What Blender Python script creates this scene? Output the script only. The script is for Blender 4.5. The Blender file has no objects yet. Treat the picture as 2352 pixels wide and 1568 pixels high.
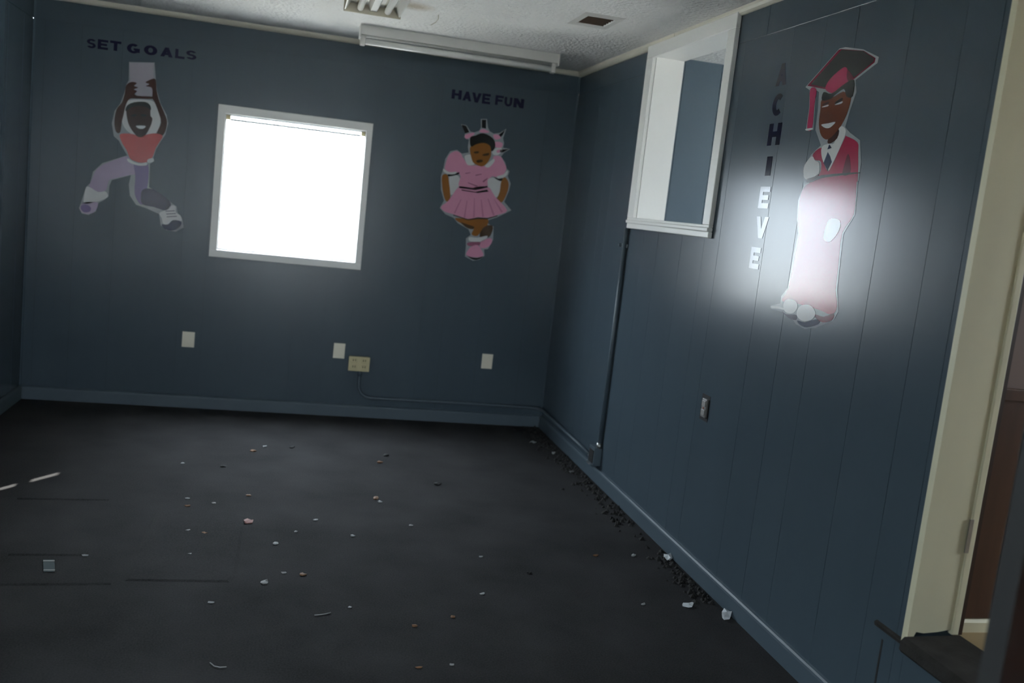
import bpy, bmesh, math, random
from mathutils import Vector, Matrix

random.seed(11)
sc = bpy.context.scene
COL = sc.collection

# ------------------------------------------------------------------ camera
PW, PH = 2352.0, 1568.0
F_PX = 2183.84
CAM = Vector((-1.8155, -6.3120, 1.4813))
RIGHT = Vector((0.96899017, -0.22199538, 0.10851771))
FWD = Vector((0.2356769, 0.96228474, -0.13588403))
UP = Vector((-0.07425931, 0.15724541, 0.98476364))
cam_data = bpy.data.cameras.new('camera')
cam_data.sensor_fit = 'HORIZONTAL'
cam_data.sensor_width = 36.0
cam_data.lens = F_PX * 36.0 / PW
cam_data.clip_start = 0.05
cam_data.dof.use_dof = True
cam_data.dof.focus_distance = 3.6
cam_data.dof.aperture_fstop = 2.4
cam = bpy.data.objects.new('camera', cam_data)
COL.objects.link(cam)
M = Matrix((RIGHT, UP, -FWD)).transposed().to_4x4()
M.translation = CAM
cam.matrix_world = M
sc.camera = cam

# ------------------------------------------------------------------ view, world, sun
sc.view_settings.view_transform = 'Standard'
sc.view_settings.look = 'None'
sc.view_settings.gamma = 1.0
sc.view_settings.use_curve_mapping = False
sc.view_settings.exposure = 0.0
sc.cycles.use_denoising = True
sc.cycles.max_bounces = 10
sc.cycles.diffuse_bounces = 6
sc.cycles.transparent_max_bounces = 12
sc.cycles.sample_clamp_indirect = 12.0

SKY = 56.0          # hazy bright sky, a little brighter towards the zenith
wd = bpy.data.worlds.new('hazy_sky')
sc.world = wd
wd.use_nodes = True
nt = wd.node_tree
nt.nodes.clear()
wo = nt.nodes.new('ShaderNodeOutputWorld')
bg = nt.nodes.new('ShaderNodeBackground')
tc = nt.nodes.new('ShaderNodeTexCoord')
sx = nt.nodes.new('ShaderNodeSeparateXYZ')
rp = nt.nodes.new('ShaderNodeValToRGB')
rp.color_ramp.elements[0].position = 0.0
rp.color_ramp.elements[0].color = (0.295, 0.325, 0.37, 1)
rp.color_ramp.elements[1].position = 1.0
rp.color_ramp.elements[1].color = (0.88, 0.98, 1.12, 1)
nt.links.new(tc.outputs['Generated'], sx.inputs[0])
nt.links.new(sx.outputs['Z'], rp.inputs[0])
nt.links.new(rp.outputs[0], bg.inputs[0])
bg.inputs[1].default_value = SKY
nt.links.new(bg.outputs[0], wo.inputs[0])

sun_d = bpy.data.lights.new('sun', 'SUN')
sun_d.energy = 45.0
sun_d.angle = math.radians(0.6)
sun_d.color = (1.0, 0.96, 0.9)
sun = bpy.data.objects.new('sun', sun_d)
COL.objects.link(sun)
KCOT = 0.526
sun_dir = Vector((0.57 * KCOT, 0.82 * KCOT, -1.0)).normalized()
sun.rotation_euler = sun_dir.to_track_quat('-Z', 'Y').to_euler()
sun.location = (-6, -9, 9)

# ------------------------------------------------------------------ room sizes
RW = 3.365      # room width: right wall X=0, left wall X=-RW, back wall Y=0
HC = 2.44       # ceiling height
YR = -11.5      # wall behind the camera
TH = 0.155      # wall thickness

# ------------------------------------------------------------------ materials
def srgb(r, g, b):
    def f(c):
        c /= 255.0
        return c / 12.92 if c <= 0.04045 else ((c + 0.055) / 1.055) ** 2.4
    return (f(r), f(g), f(b))

def new_mat(name):
    m = bpy.data.materials.new(name)
    m.use_nodes = True
    t = m.node_tree
    b = t.nodes['Principled BSDF']
    return m, t, b

def plain(name, col, rough=0.5, spec=0.5, noise=0.0, scale=20.0, bump=0.0, bscale=60.0, metal=0.0, stretch=None, coat=0.0):
    m, t, b = new_mat(name)
    b.inputs['Base Color'].default_value = (*col, 1)
    b.inputs['Roughness'].default_value = rough
    b.inputs['Specular IOR Level'].default_value = spec
    b.inputs['Metallic'].default_value = metal
    if coat:
        b.inputs['Coat Weight'].default_value = coat
        b.inputs['Coat Roughness'].default_value = 0.12
    if noise or bump:
        c = t.nodes.new('ShaderNodeTexCoord')
        mp = t.nodes.new('ShaderNodeMapping')
        if stretch:
            mp.inputs['Scale'].default_value = stretch
        t.links.new(c.outputs['Object'], mp.inputs[0])
    if noise:
        n = t.nodes.new('ShaderNodeTexNoise')
        n.inputs['Scale'].default_value = scale
        n.inputs['Detail'].default_value = 6
        t.links.new(mp.outputs[0], n.inputs['Vector'])
        r = t.nodes.new('ShaderNodeMix')
        r.data_type = 'RGBA'
        r.inputs[6].default_value = (*[max(0, x * (1 - noise)) for x in col], 1)
        r.inputs[7].default_value = (*[min(1, x * (1 + noise)) for x in col], 1)
        t.links.new(n.outputs['Fac'], r.inputs[0])
        t.links.new(r.outputs[2], b.inputs['Base Color'])
    if bump:
        n2 = t.nodes.new('ShaderNodeTexNoise')
        n2.inputs['Scale'].default_value = bscale
        n2.inputs['Detail'].default_value = 5
        t.links.new(mp.outputs[0], n2.inputs['Vector'])
        bp = t.nodes.new('ShaderNodeBump')
        bp.inputs['Strength'].default_value = bump
        bp.inputs['Distance'].default_value = 0.004
        t.links.new(n2.outputs['Fac'], bp.inputs['Height'])
        t.links.new(bp.outputs[0], b.inputs['Normal'])
    return m

BLUE = (0.061, 0.085, 0.104)
m_blue = plain('blue_gloss_paint', BLUE, rough=0.24, spec=0.32, noise=0.10, scale=2.5, bump=0.035, bscale=14.0, stretch=(1.0, 1.0, 0.10))
m_blue_trim = plain('blue_gloss_trim_paint', tuple(c * 1.12 for c in BLUE), rough=0.48, spec=0.4, noise=0.06, scale=8)
m_white = plain('white_trim_paint', (0.88, 0.87, 0.84), rough=0.4, noise=0.03, scale=5)
m_cream = plain('cream_crown_paint', (0.66, 0.62, 0.52), rough=0.5, noise=0.06, scale=9)
m_jamb = plain('yellowed_jamb_paint', (0.70, 0.66, 0.47), rough=0.45, noise=0.10, scale=7, stretch=(1, 1, 0.3))
m_plate = plain('ivory_plastic', (0.80, 0.74, 0.60), rough=0.35)
m_beige = plain('aged_beige_plastic', (0.58, 0.50, 0.28), rough=0.4, noise=0.08, scale=30)
m_black = plain('black_gap', (0.006, 0.006, 0.006), rough=0.8)
m_metal = plain('dull_steel', (0.42, 0.42, 0.41), rough=0.4, metal=1.0, noise=0.1, scale=40)
m_conduit = plain('painted_conduit', (0.070, 0.095, 0.115), rough=0.38)
m_alum = plain('aluminium_sash', (0.55, 0.56, 0.57), rough=0.4, metal=0.4)
m_wood = plain('dark_brown_paneling', (0.075, 0.032, 0.016), rough=0.4, noise=0.35, scale=6, stretch=(6, 6, 0.5))
m_wood_red = plain('red_brown_door_wood', (0.030, 0.012, 0.006), rough=0.45, noise=0.3, scale=6, stretch=(6, 6, 0.5))
m_mauve = plain('mauve_brown_wallboard', (0.20, 0.13, 0.10), rough=0.5, noise=0.1, scale=6)
m_tan = plain('tan_hall_vinyl', (0.30, 0.21, 0.10), rough=0.4, noise=0.15, scale=12)
m_sillcarpet = plain('worn_sill_carpet', (0.036, 0.033, 0.030), rough=0.9, spec=0.1, noise=0.5, scale=18, bump=0.5, bscale=160)
m_tube = plain('unlit_lamp_glass', (0.80, 0.79, 0.76), rough=0.2)
m_fixture = plain('white_fixture_enamel', (0.60, 0.585, 0.55), rough=0.35)
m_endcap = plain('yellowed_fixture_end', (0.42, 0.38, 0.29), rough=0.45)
m_vent = plain('vent_enamel', (0.58, 0.56, 0.53), rough=0.45)
m_ventdark = plain('vent_rust_brown', (0.13, 0.085, 0.06), rough=0.6)
m_shade = None
m_ground = plain('pale_concrete_yard', (0.32, 0.31, 0.285), rough=0.9, noise=0.15, scale=1.5)

def carpet():
    m, t, b = new_mat('charcoal_carpet')
    c = t.nodes.new('ShaderNodeTexCoord')
    n = t.nodes.new('ShaderNodeTexNoise'); n.inputs['Scale'].default_value = 160; n.inputs['Detail'].default_value = 4
    n2 = t.nodes.new('ShaderNodeTexNoise'); n2.inputs['Scale'].default_value = 3.2; n2.inputs['Detail'].default_value = 6
    t.links.new(c.outputs['Object'], n.inputs['Vector']); t.links.new(c.outputs['Object'], n2.inputs['Vector'])
    ad = t.nodes.new('ShaderNodeMath'); ad.operation = 'ADD'
    t.links.new(n.outputs['Fac'], ad.inputs[0]); t.links.new(n2.outputs['Fac'], ad.inputs[1])
    r = t.nodes.new('ShaderNodeValToRGB')
    r.color_ramp.elements[0].position = 0.30; r.color_ramp.elements[0].color = (0.019, 0.0185, 0.019, 1)
    r.color_ramp.elements[1].position = 0.75; r.color_ramp.elements[1].color = (0.053, 0.0515, 0.053, 1)
    hf = t.nodes.new('ShaderNodeMath'); hf.operation = 'MULTIPLY'; hf.inputs[1].default_value = 0.5
    t.links.new(ad.outputs[0], hf.inputs[0]); t.links.new(hf.outputs[0], r.inputs[0])
    t.links.new(r.outputs[0], b.inputs['Base Color'])
    b.inputs['Roughness'].default_value = 0.95
    b.inputs['Specular IOR Level'].default_value = 0.08
    bp = t.nodes.new('ShaderNodeBump'); bp.inputs['Strength'].default_value = 0.25; bp.inputs['Distance'].default_value = 0.003
    t.links.new(n.outputs['Fac'], bp.inputs['Height']); t.links.new(bp.outputs[0], b.inputs['Normal'])
    return m
m_carpet = carpet()

def ceiling_mat():
    m, t, b = new_mat('sprayed_ceiling')
    c = t.nodes.new('ShaderNodeTexCoord')
    n = t.nodes.new('ShaderNodeTexNoise'); n.inputs['Scale'].default_value = 48; n.inputs['Detail'].default_value = 5
    t.links.new(c.outputs['Object'], n.inputs['Vector'])
    n2 = t.nodes.new('ShaderNodeTexNoise'); n2.inputs['Scale'].default_value = 2.2; n2.inputs['Detail'].default_value = 7
    t.links.new(c.outputs['Object'], n2.inputs['Vector'])
    # water stain next to the open lamp fixture
    vm = t.nodes.new('ShaderNodeVectorMath'); vm.operation = 'DISTANCE'
    vm.inputs[1].default_value = (-1.27, -1.32, HC)
    t.links.new(c.outputs['Object'], vm.inputs[0])
    ad = t.nodes.new('ShaderNodeMath'); ad.operation = 'MULTIPLY_ADD'; ad.inputs[1].default_value = 0.22
    t.links.new(n2.outputs['Fac'], ad.inputs[0]); t.links.new(vm.outputs['Value'], ad.inputs[2])
    r = t.nodes.new('ShaderNodeValToRGB')
    r.color_ramp.elements[0].position = 0.14; r.color_ramp.elements[0].color = (0.50, 0.44, 0.36, 1)
    r.color_ramp.elements[1].position = 0.24; r.color_ramp.elements[1].color = (0.80, 0.785, 0.765, 1)
    t.links.new(ad.outputs[0], r.inputs[0])
    t.links.new(r.outputs[0], b.inputs['Base Color'])
    b.inputs['Roughness'].default_value = 0.9
    b.inputs['Specular IOR Level'].default_value = 0.1
    bp = t.nodes.new('ShaderNodeBump'); bp.inputs['Strength'].default_value = 1.0; bp.inputs['Distance'].default_value = 0.016
    t.links.new(n.outputs['Fac'], bp.inputs['Height']); t.links.new(bp.outputs[0], b.inputs['Normal'])
    return m
m_ceil = ceiling_mat()

def glass_mat():
    m = bpy.data.materials.new('window_glass'); m.use_nodes = True
    t = m.node_tree; t.nodes.clear()
    o = t.nodes.new('ShaderNodeOutputMaterial')
    tr = t.nodes.new('ShaderNodeBsdfTransparent'); tr.inputs[0].default_value = (0.95, 0.97, 0.96, 1)
    gl = t.nodes.new('ShaderNodeBsdfGlossy'); gl.inputs['Roughness'].default_value = 0.02
    fr = t.nodes.new('ShaderNodeFresnel'); fr.inputs[0].default_value = 1.45
    # both faces of the thin pane reflect like glass seen from air
    ge = t.nodes.new('ShaderNodeNewGeometry')
    mr = t.nodes.new('ShaderNodeMapRange'); mr.inputs['To Min'].default_value = 1.45; mr.inputs['To Max'].default_value = 1 / 1.45
    t.links.new(ge.outputs['Backfacing'], mr.inputs['Value']); t.links.new(mr.outputs[0], fr.inputs[0])
    mx = t.nodes.new('ShaderNodeMixShader')
    t.links.new(fr.outputs[0], mx.inputs[0]); t.links.new(tr.outputs[0], mx.inputs[1]); t.links.new(gl.outputs[0], mx.inputs[2])
    t.links.new(mx.outputs[0], o.inputs[0])
    return m
m_glass = glass_mat()

def shade_mat():
    m = bpy.data.materials.new('added_roller_shade_cloth'); m.use_nodes = True
    t = m.node_tree; t.nodes.clear()
    o = t.nodes.new('ShaderNodeOutputMaterial')
    d = t.nodes.new('ShaderNodeBsdfDiffuse'); d.inputs[0].default_value = (0.6, 0.6, 0.58, 1)
    tl = t.nodes.new('ShaderNodeBsdfTranslucent'); tl.inputs[0].default_value = (0.55, 0.55, 0.52, 1)
    mx = t.nodes.new('ShaderNodeMixShader'); mx.inputs[0].default_value = 0.5
    t.links.new(d.outputs[0], mx.inputs[1]); t.links.new(tl.outputs[0], mx.inputs[2]); t.links.new(mx.outputs[0], o.inputs[0])
    return m
m_shade = shade_mat()

# sticker inks: glossy vinyl prints
INK = {}
def ink(name, col, rough=0.18):
    if name not in INK:
        INK[name] = plain('vinyl_' + name, col, rough=rough, spec=0.32, noise=0.05, scale=25, bump=0.02, bscale=40)
    return INK[name]

# ------------------------------------------------------------------ mesh helpers
def link(name, bm, mat, parent=None, smooth=False):
    bmesh.ops.recalc_face_normals(bm, faces=bm.faces)
    me = bpy.data.meshes.new(name)
    bm.to_mesh(me)
    bm.free()
    me.materials.append(mat)
    if smooth:
        for p in me.polygons:
            p.use_smooth = True
    o = bpy.data.objects.new(name, me)
    COL.objects.link(o)
    if parent:
        o.parent = parent
    return o

def empty(name, loc=(0, 0, 0)):
    o = bpy.data.objects.new(name, None)
    o.empty_display_size = 0.05
    o.location = loc
    COL.objects.link(o)
    return o

def keep_parent(ch, par):
    ch.parent = par
    ch.matrix_parent_inverse = Matrix.Translation(par.location).inverted()

def tag(o, label, cat, group=None):
    o['label'] = label
    o['category'] = cat
    if group:
        o['group'] = group
    return o

def struct(o):
    o['kind'] = 'structure'
    return o

# wall frames: (u along the wall, z up, d out of the wall into the room)
def P_back(u, z, d): return Vector((u, -d, z))
def P_right(u, z, d): return Vector((-d, u, z))
def P_left(u, z, d): return Vector((-RW + d, u, z))
def P_rear(u, z, d): return Vector((u, YR + d, z))
def P_world(x, z, y): return Vector((x, y, z))      # u=x, z, d=y

def add_box(bm, P, u0, u1, z0, z1, d0, d1, bevel=0.0):
    vs = [bm.verts.new(P(u, z, d)) for d in (d0, d1) for z in (z0, z1) for u in (u0, u1)]
    idx = [(0, 1, 3, 2), (4, 6, 7, 5), (0, 4, 5, 1), (2, 3, 7, 6), (0, 2, 6, 4), (1, 5, 7, 3)]
    fs = [bm.faces.new([vs[i] for i in f]) for f in idx]
    if bevel:
        es = list({e for f in fs for e in f.edges})
        bmesh.ops.bevel(bm, geom=es, offset=bevel, segments=2, affect='EDGES', profile=0.5)

def box(name, P, u0, u1, z0, z1, d0, d1, mat, parent=None, bevel=0.0):
    bm = bmesh.new()
    add_box(bm, P, u0, u1, z0, z1, d0, d1, bevel)
    return link(name, bm, mat, parent)

def prism(name, P, prof, u0, u1, mat, parent=None, smooth=False):
    """profile of (d, z) extruded along u"""
    bm = bmesh.new()
    a = [bm.verts.new(P(u0, z, d)) for d, z in prof]
    b = [bm.verts.new(P(u1, z, d)) for d, z in prof]
    n = len(prof)
    bm.faces.new(a); bm.faces.new(list(reversed(b)))
    for i in range(n):
        bm.faces.new((a[i], b[i], b[(i + 1) % n], a[(i + 1) % n]))
    return link(name, bm, mat, parent, smooth)

def add_tube(bm, pts, r, seg=10, cap=True):
    pts = [Vector(p) for p in pts]
    rings = []
    up = None
    for i, p in enumerate(pts):
        if i == 0: t = pts[1] - pts[0]
        elif i == len(pts) - 1: t = pts[-1] - pts[-2]
        else: t = (pts[i + 1] - p).normalized() + (p - pts[i - 1]).normalized()
        t.normalize()
        if up is None:
            up = Vector((0, 0, 1)) if abs(t.z) < 0.9 else Vector((0, 1, 0))
        s = t.cross(up).normalized()
        up = s.cross(t).normalized()
        rings.append([bm.verts.new(p + r * (math.cos(a) * s + math.sin(a) * up)) for a in [2 * math.pi * k / seg for k in range(seg)]])
    for a, b in zip(rings, rings[1:]):
        for k in range(seg):
            bm.faces.new((a[k], a[(k + 1) % seg], b[(k + 1) % seg], b[k]))
    if cap:
        bm.faces.new(rings[0]); bm.faces.new(list(reversed(rings[-1])))

def tube(name, pts, r, mat, parent=None, seg=10):
    bm = bmesh.new()
    add_tube(bm, pts, r, seg)
    return link(name, bm, mat, parent, True)

def subtract(rects, hole):
    out = []
    a0, a1, b0, b1 = hole
    for (u0, u1, z0, z1) in rects:
        if a1 <= u0 or a0 >= u1 or b1 <= z0 or b0 >= z1:
            out.append((u0, u1, z0, z1)); continue
        if u0 < a0: out.append((u0, a0, z0, z1))
        if a1 < u1: out.append((a1, u1, z0, z1))
        m0, m1 = max(u0, a0), min(u1, a1)
        if z0 < b0: out.append((m0, m1, z0, b0))
        if b1 < z1: out.append((m0, m1, b1, z1))
    return out

# ------------------------------------------------------------------ photo pixel -> point on a plane of the room
def ray(px, py):
    return FWD + RIGHT * ((px - PW / 2) / F_PX) - UP * ((py - PH / 2) / F_PX)
def on_back(px, py):
    d = ray(px, py); t = (0 - CAM.y) / d.y; p = CAM + d * t
    return (p.x, p.z)
def on_right(px, py):
    d = ray(px, py); t = (0 - CAM.x) / d.x; p = CAM + d * t
    return (p.y, p.z)
def on_floor(px, py):
    d = ray(px, py); t = (0 - CAM.z) / d.z; p = CAM + d * t
    return (p.x, p.y)

def on_ceiling(px, py):
    d = ray(px, py); t = (HC - CAM.z) / d.z; p = CAM + d * t
    return (p.x, p.y)

# ------------------------------------------------------------------ shell
ground = struct(box('ground', P_world, -40, 40, -0.5, -0.3, -45, 40, m_ground))
blocker = struct(box('added_sky_blocker', P_world, 0.6, 6.0, -0.3, 5.6, 0.3, 14.0, plain('dark_blocker', (0.10, 0.085, 0.07), rough=0.8, noise=0.2, scale=3)))  # unseen block added outside to cut sky light from the right
floor = struct(box('floor', P_world, -RW - 0.05, 0.04, -0.10, 0.0, YR - 0.05, 0.05, m_carpet))
ceiling = struct(box('ceiling', P_world, -RW - 0.07, 2.8, HC, HC + 0.12, YR - 0.155, 0.07, m_ceil))

OPEN_BACK = [(-2.262, -1.373, 1.022, 1.892)]
OPEN_RIGHT = [(-2.325, -1.395, 1.485, 2.375), (-4.95, -4.055, 0.39, 2.40)]
OPEN_LEFT = [(-3.23, -2.28, 1.02, 2.10), (-5.90, -4.80, 1.02, 2.10)]
OPEN_REAR = [(-2.75, -0.90, 0.20, 2.05)]
PD = 0.003   # plank thickness

def wall(name, P, u0, u1, openings, planks=True, z1=HC, th=TH):
    rects = [(u0, u1, 0.0, z1)]
    for h in openings:
        rects = subtract(rects, h)
    bm = bmesh.new()
    for r in rects:
        add_box(bm, P, *r, -th, -PD if planks else 0.0)
    w = struct(link(name, bm, m_blue))
    if not planks:
        return w
    widths = [0.203, 0.305, 0.254, 0.152, 0.406, 0.229]
    g = 0.0014
    u = u1
    k = 0
    u0p = max(u0, -6.6)
    while u > u0p + 0.001:
        v = max(u0p, u - widths[k % len(widths)])
        if v - u0p < 0.04: v = u0p
        rs = [(v + g / 2, u - g / 2, 0.0, 2.2875), (v + g / 2, u - g / 2, 2.2915, z1)] if k % 6 == 0 else [(v + g / 2, u - g / 2, 0.0, 2.2875)]
        for h in openings:
            rs = subtract(rs, h)
        for r in rs:
            if r[2] > 2.28: continue
            box('panel', P, *r, -PD, 0.0, m_blue, w, 0.0005)
        u = v
        k += 1
    # plain boards along the top, above the horizontal joint
    u0 = u0p
    n = max(1, round((u1 - u0) / 1.22))
    for i in range(n):
        rs = [(u0 + (u1 - u0) * i / n + 0.001, u0 + (u1 - u0) * (i + 1) / n - 0.001, 2.2915, z1)]
        for h in openings:
            rs = subtract(rs, h)
        for r in rs:
            box('top_panel', P, *r, -PD, 0.0, m_blue, w, 0.0005)
    return w

wall_back = wall('wall_back', P_back, -RW, 0.0, OPEN_BACK, th=0.07)
wall_right = wall('wall_right', P_right, YR, 0.0, OPEN_RIGHT)
wall_left = wall('wall_left', P_left, YR, 0.0, OPEN_LEFT, th=0.07)
wall_rear = wall('wall_rear', P_rear, -RW, 0.0, OPEN_REAR, planks=False)

# baseboards with a rounded top edge
BB = [(0.0, 0.0), (0.016, 0.0), (0.016, 0.066), (0.014, 0.074), (0.009, 0.080), (0.0, 0.083)]
struct(prism('baseboard_back', P_back, BB, -RW, 0.0, m_blue_trim))
struct(prism('baseboard_right', P_right, BB, YR, 0.0, m_blue_trim))
struct(prism('baseboard_left', P_left, BB, YR, 0.0, m_blue_trim))

# crown moulding, cream quarter round
CR = [(0.0, HC), (0.0, HC - 0.030), (0.007, HC - 0.029), (0.016, HC - 0.022), (0.022, HC - 0.012), (0.024, HC)]
struct(prism('trim_1', P_back, CR, -RW, 0.0, m_cream))
struct(prism('trim_2', P_right, CR, YR, -1.68, m_cream))
struct(prism('trim_3', P_right, [(d * 1.05, HC + (z - HC) * 1.1) for d, z in CR], -1.678, 0.0, m_cream))
struct(prism('trim_4', P_left, CR, YR, 0.0, m_cream))
# slim vertical corner beads
for nm, cx, sgn in (('trim_5', 0.0, -1), ('trim_6', -RW, 1)):
    bm = bmesh.new()
    pr = [(0, 0), (0.009, 0), (0.007, 0.005), (0.005, 0.007), (0, 0.009)]
    a = [bm.verts.new((cx + sgn * x, -y, 0.083)) for x, y in pr]
    b = [bm.verts.new((cx + sgn * x, -y, HC - 0.03)) for x, y in pr]
    bm.faces.new(a); bm.faces.new(b)
    for i in range(5):
        bm.faces.new((a[i], b[i], b[(i + 1) % 5], a[(i + 1) % 5]))
    struct(link(nm, bm, m_blue))

# ------------------------------------------------------------------ windows
def portal(name, P, u0, u1, z0, z1, d, inward):
    ld = bpy.data.lights.new(name, 'AREA')
    ld.shape = 'RECTANGLE'
    ld.size = u1 - u0
    ld.size_y = z1 - z0
    ld.cycles.is_portal = True
    o = bpy.data.objects.new(name, ld)
    COL.objects.link(o)
    o.location = P((u0 + u1) / 2, (z0 + z1) / 2, d)
    o.rotation_euler = Vector(inward).to_track_quat('-Z', 'Z' if abs(inward[2]) > 0.9 else 'Y').to_euler()
    return o

def make_window(name, P, hole, ci, co, inward, casing_mat=m_white, rail=False, sash=0.010, th=TH):
    """hole: opening in the wall; ci/co: inner and outer edge of the casing"""
    u0, u1, z0, z1 = hole
    w = struct(empty(name, P((u0 + u1) / 2, z0, 0)))
    def part(n, a0, a1, b0, b1, d0, d1, mat, bev=0.0):
        o = box(n, P, a0, a1, b0, b1, d0, d1, mat, None, bev)
        keep_parent(o, w)
        return o
    iu0, iu1, iz0, iz1 = ci
    ou0, ou1, oz0, oz1 = co
    part('casing_top', ou0, ou1, iz1, oz1, 0.0, 0.020, casing_mat, 0.002)
    part('casing_bottom', ou0, ou1, oz0, iz0, 0.0, 0.020, casing_mat, 0.002)
    part('casing_side', ou0, iu0, iz0, iz1, 0.0, 0.020, casing_mat, 0.002)
    part('casing_side', iu1, ou1, iz0, iz1, 0.0, 0.020, casing_mat, 0.002)
    # jamb liner
    part('jamb_liner', u0, u1, z1 - 0.012, z1, -th + 0.005, 0.0, casing_mat)
    part('jamb_liner', u0, u1, z0, z0 + 0.012, -th + 0.005, 0.0, casing_mat)
    part('jamb_liner', u0, u0 + 0.010, z0 + 0.012, z1 - 0.012, -th + 0.005, 0.0, casing_mat)
    part('jamb_liner', u1 - 0.010, u1, z0 + 0.012, z1 - 0.012, -th + 0.005, 0.0, casing_mat)
    a0, a1, b0, b1 = u0 + 0.010, u1 - 0.010, z0 + 0.012, z1 - 0.012
    s = part('sash_rail', a0, a1, b1 - sash, b1, -th + 0.04, -th + 0.06, m_alum)
    part('sash_rail', a0, a1, b0, b0 + sash, -th + 0.04, -th + 0.06, m_alum)
    part('sash_stile', a0, a0 + sash * 0.6, b0 + sash, b1 - sash, -th + 0.04, -th + 0.06, m_alum)
    part('sash_stile', a1 - sash * 0.6, a1, b0 + sash, b1 - sash, -th + 0.04, -th + 0.06, m_alum)
    if rail:
        part('meeting_rail', a0, a1, (b0 + b1) / 2 - 0.05, (b0 + b1) / 2 + 0.05, -th + 0.04, -th + 0.06, m_alum)
    part('pane', a0 + sash * 0.6, a1 - sash * 0.6, b0 + sash, b1 - sash, -th + 0.048, -th + 0.052, m_glass)
    portal(name + '_portal', P, u0 + 0.01, u1 - 0.01, z0 + 0.012, z1 - 0.012, -th - 0.005, inward)
    return w, part

w1, part1 = make_window('window_1', P_back, OPEN_BACK[0], (-2.252, -1.383, 1.033, 1.881), (-2.297, -1.343, 0.987, 1.932), (0, -1, 0), th=0.07)
# old blind brackets in the two top corners and the thin head rail between them
part1('blind_bracket', -2.250, -2.222, 1.846, 1.876, -0.035, -0.010, m_beige)
part1('blind_bracket', -1.412, -1.384, 1.846, 1.876, -0.035, -0.010, m_beige)
part1('head_rail', -2.222, -1.412, 1.842, 1.855, -0.030, -0.022, plain('grey_head_rail', (0.5, 0.52, 0.52), rough=0.5))

w3, part3 = make_window('window_3', P_left, OPEN_LEFT[0], (-3.22, -2.29, 1.032, 2.088), (-3.27, -2.24, 0.985, 2.135), (1, 0, 0), rail=True, th=0.07)
part3('added_roller_shade', -3.218, -2.376, 1.034, 2.075, -0.008, -0.006, m_shade)  # unseen shade added; the gap beside it shapes the sun streak
w5, part5 = make_window('window_5', P_left, OPEN_LEFT[1], (-5.89, -4.81, 1.032, 2.088), (-5.94, -4.76, 0.985, 2.135), (1, 0, 0), rail=True, sash=0.02, th=0.07)
part5('added_roller_shade', -5.888, -4.812, 1.35, 2.075, -0.008, -0.006, m_shade)  # unseen shade added to cut the sky light reaching the floor
w4, part4 = make_window('window_4', P_rear, OPEN_REAR[0], (-2.74, -0.91, 0.212, 2.038), (-2.80, -0.85, 0.15, 2.10), (0, 1, 0), rail=True, sash=0.04)
for u in (-1.825,):
    part4('mullion', u - 0.03, u + 0.03, 0.212, 2.038, -0.12, -0.09, m_alum)

# ------------------------------------------------------------------ pass-through opening in the right wall
pu0, pu1, pz0, pz1 = OPEN_RIGHT[0]
w2 = struct(empty('window_2', P_right((pu0 + pu1) / 2, pz0, 0)))
def part2(n, a0, a1, b0, b1, d0, d1, mat=m_white, bev=0.0):
    o = box(n, P_right, a0, a1, b0, b1, d0, d1, mat, None, bev)
    keep_parent(o, w2)
    return o
part2('casing_top', -2.385, -1.317, 2.358, 2.425, 0.0, 0.022, bev=0.003)
part2('casing_side', -1.405, -1.317, 1.512, 2.358, 0.0, 0.022, bev=0.003)
part2('casing_side', -2.385, -2.312, 1.512, 2.358, 0.0, 0.022, bev=0.003)
part2('casing_bottom', -2.385, -1.317, 1.454, 1.482, 0.0, 0.020, bev=0.004)
part2('casing_bottom', -2.385, -1.317, 1.482, 1.499, 0.0, 0.028, bev=0.004)
part2('casing_bottom', -2.385, -1.317, 1.499, 1.512, 0.0, 0.022, bev=0.003)
part2('jamb', pu1 - 0.012, pu1, pz0, pz1, -TH - 0.004, 0.0)
part2('jamb', pu0, pu0 + 0.012, pz0, pz1, -TH - 0.004, 0.0)
part2('header', pu0, pu1, pz1 - 0.014, pz1, -TH - 0.004, 0.0)
part2('sill', pu0, pu1, pz0, pz0 + 0.024, -TH - 0.004, 0.0)

# ------------------------------------------------------------------ adjoining room seen through it
AX0, AX1, AY0, AY1, AZ = TH, 2.60, -3.95, -1.05, 0.40
m_blue2 = plain('blue_paint_adjoining_room', (0.088, 0.125, 0.155), rough=0.4, noise=0.08, scale=2.5, stretch=(1, 1, 0.15))
struct(box('floor_adjoining', P_world, AX0, AX1 + 0.1, AZ - 0.1, AZ, AY0, AY1 + 0.1, m_carpet))
wa = struct(box('wall_adjoining_back', P_world, AX0, AX1, AZ, HC, AY1, AY1 + 0.1, m_blue2))
k, u = 0, AX0
while u < AX1 - 0.02:
    v = min(AX1, u + [0.152, 0.229, 0.102, 0.204][k % 4])
    box('panel', P_world, u + 0.0013, v - 0.0013, AZ, HC, AY1 - 0.007, AY1, m_blue2, wa, 0.0009)
    u = v; k += 1
def P_adj(u, z, d): return Vector((AX1 - d, u, z))
bm = bmesh.new()
ADJ_HOLE = (-3.3, -1.7, 1.0, 2.1)
for r in subtract([(AY0, AY1 + 0.1, AZ, HC)], ADJ_HOLE):
    add_box(bm, P_adj, *r, -0.1, 0.0)
struct(link('wall_adjoining_right', bm, m_blue2))
w7 = struct(empty('window_7', P_adj(-2.5, 1.0, 0)))
for nm, a in (('casing_top', (-3.36, -1.64, 2.1, 2.16)), ('casing_bottom', (-3.36, -1.64, 0.94, 1.0)), ('casing_side', (-3.36, -3.3, 1.0, 2.1)), ('casing_side', (-1.7, -1.64, 1.0, 2.1))):
    keep_parent(box(nm, P_adj, *a, 0.0, 0.02, m_white), w7)
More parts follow.
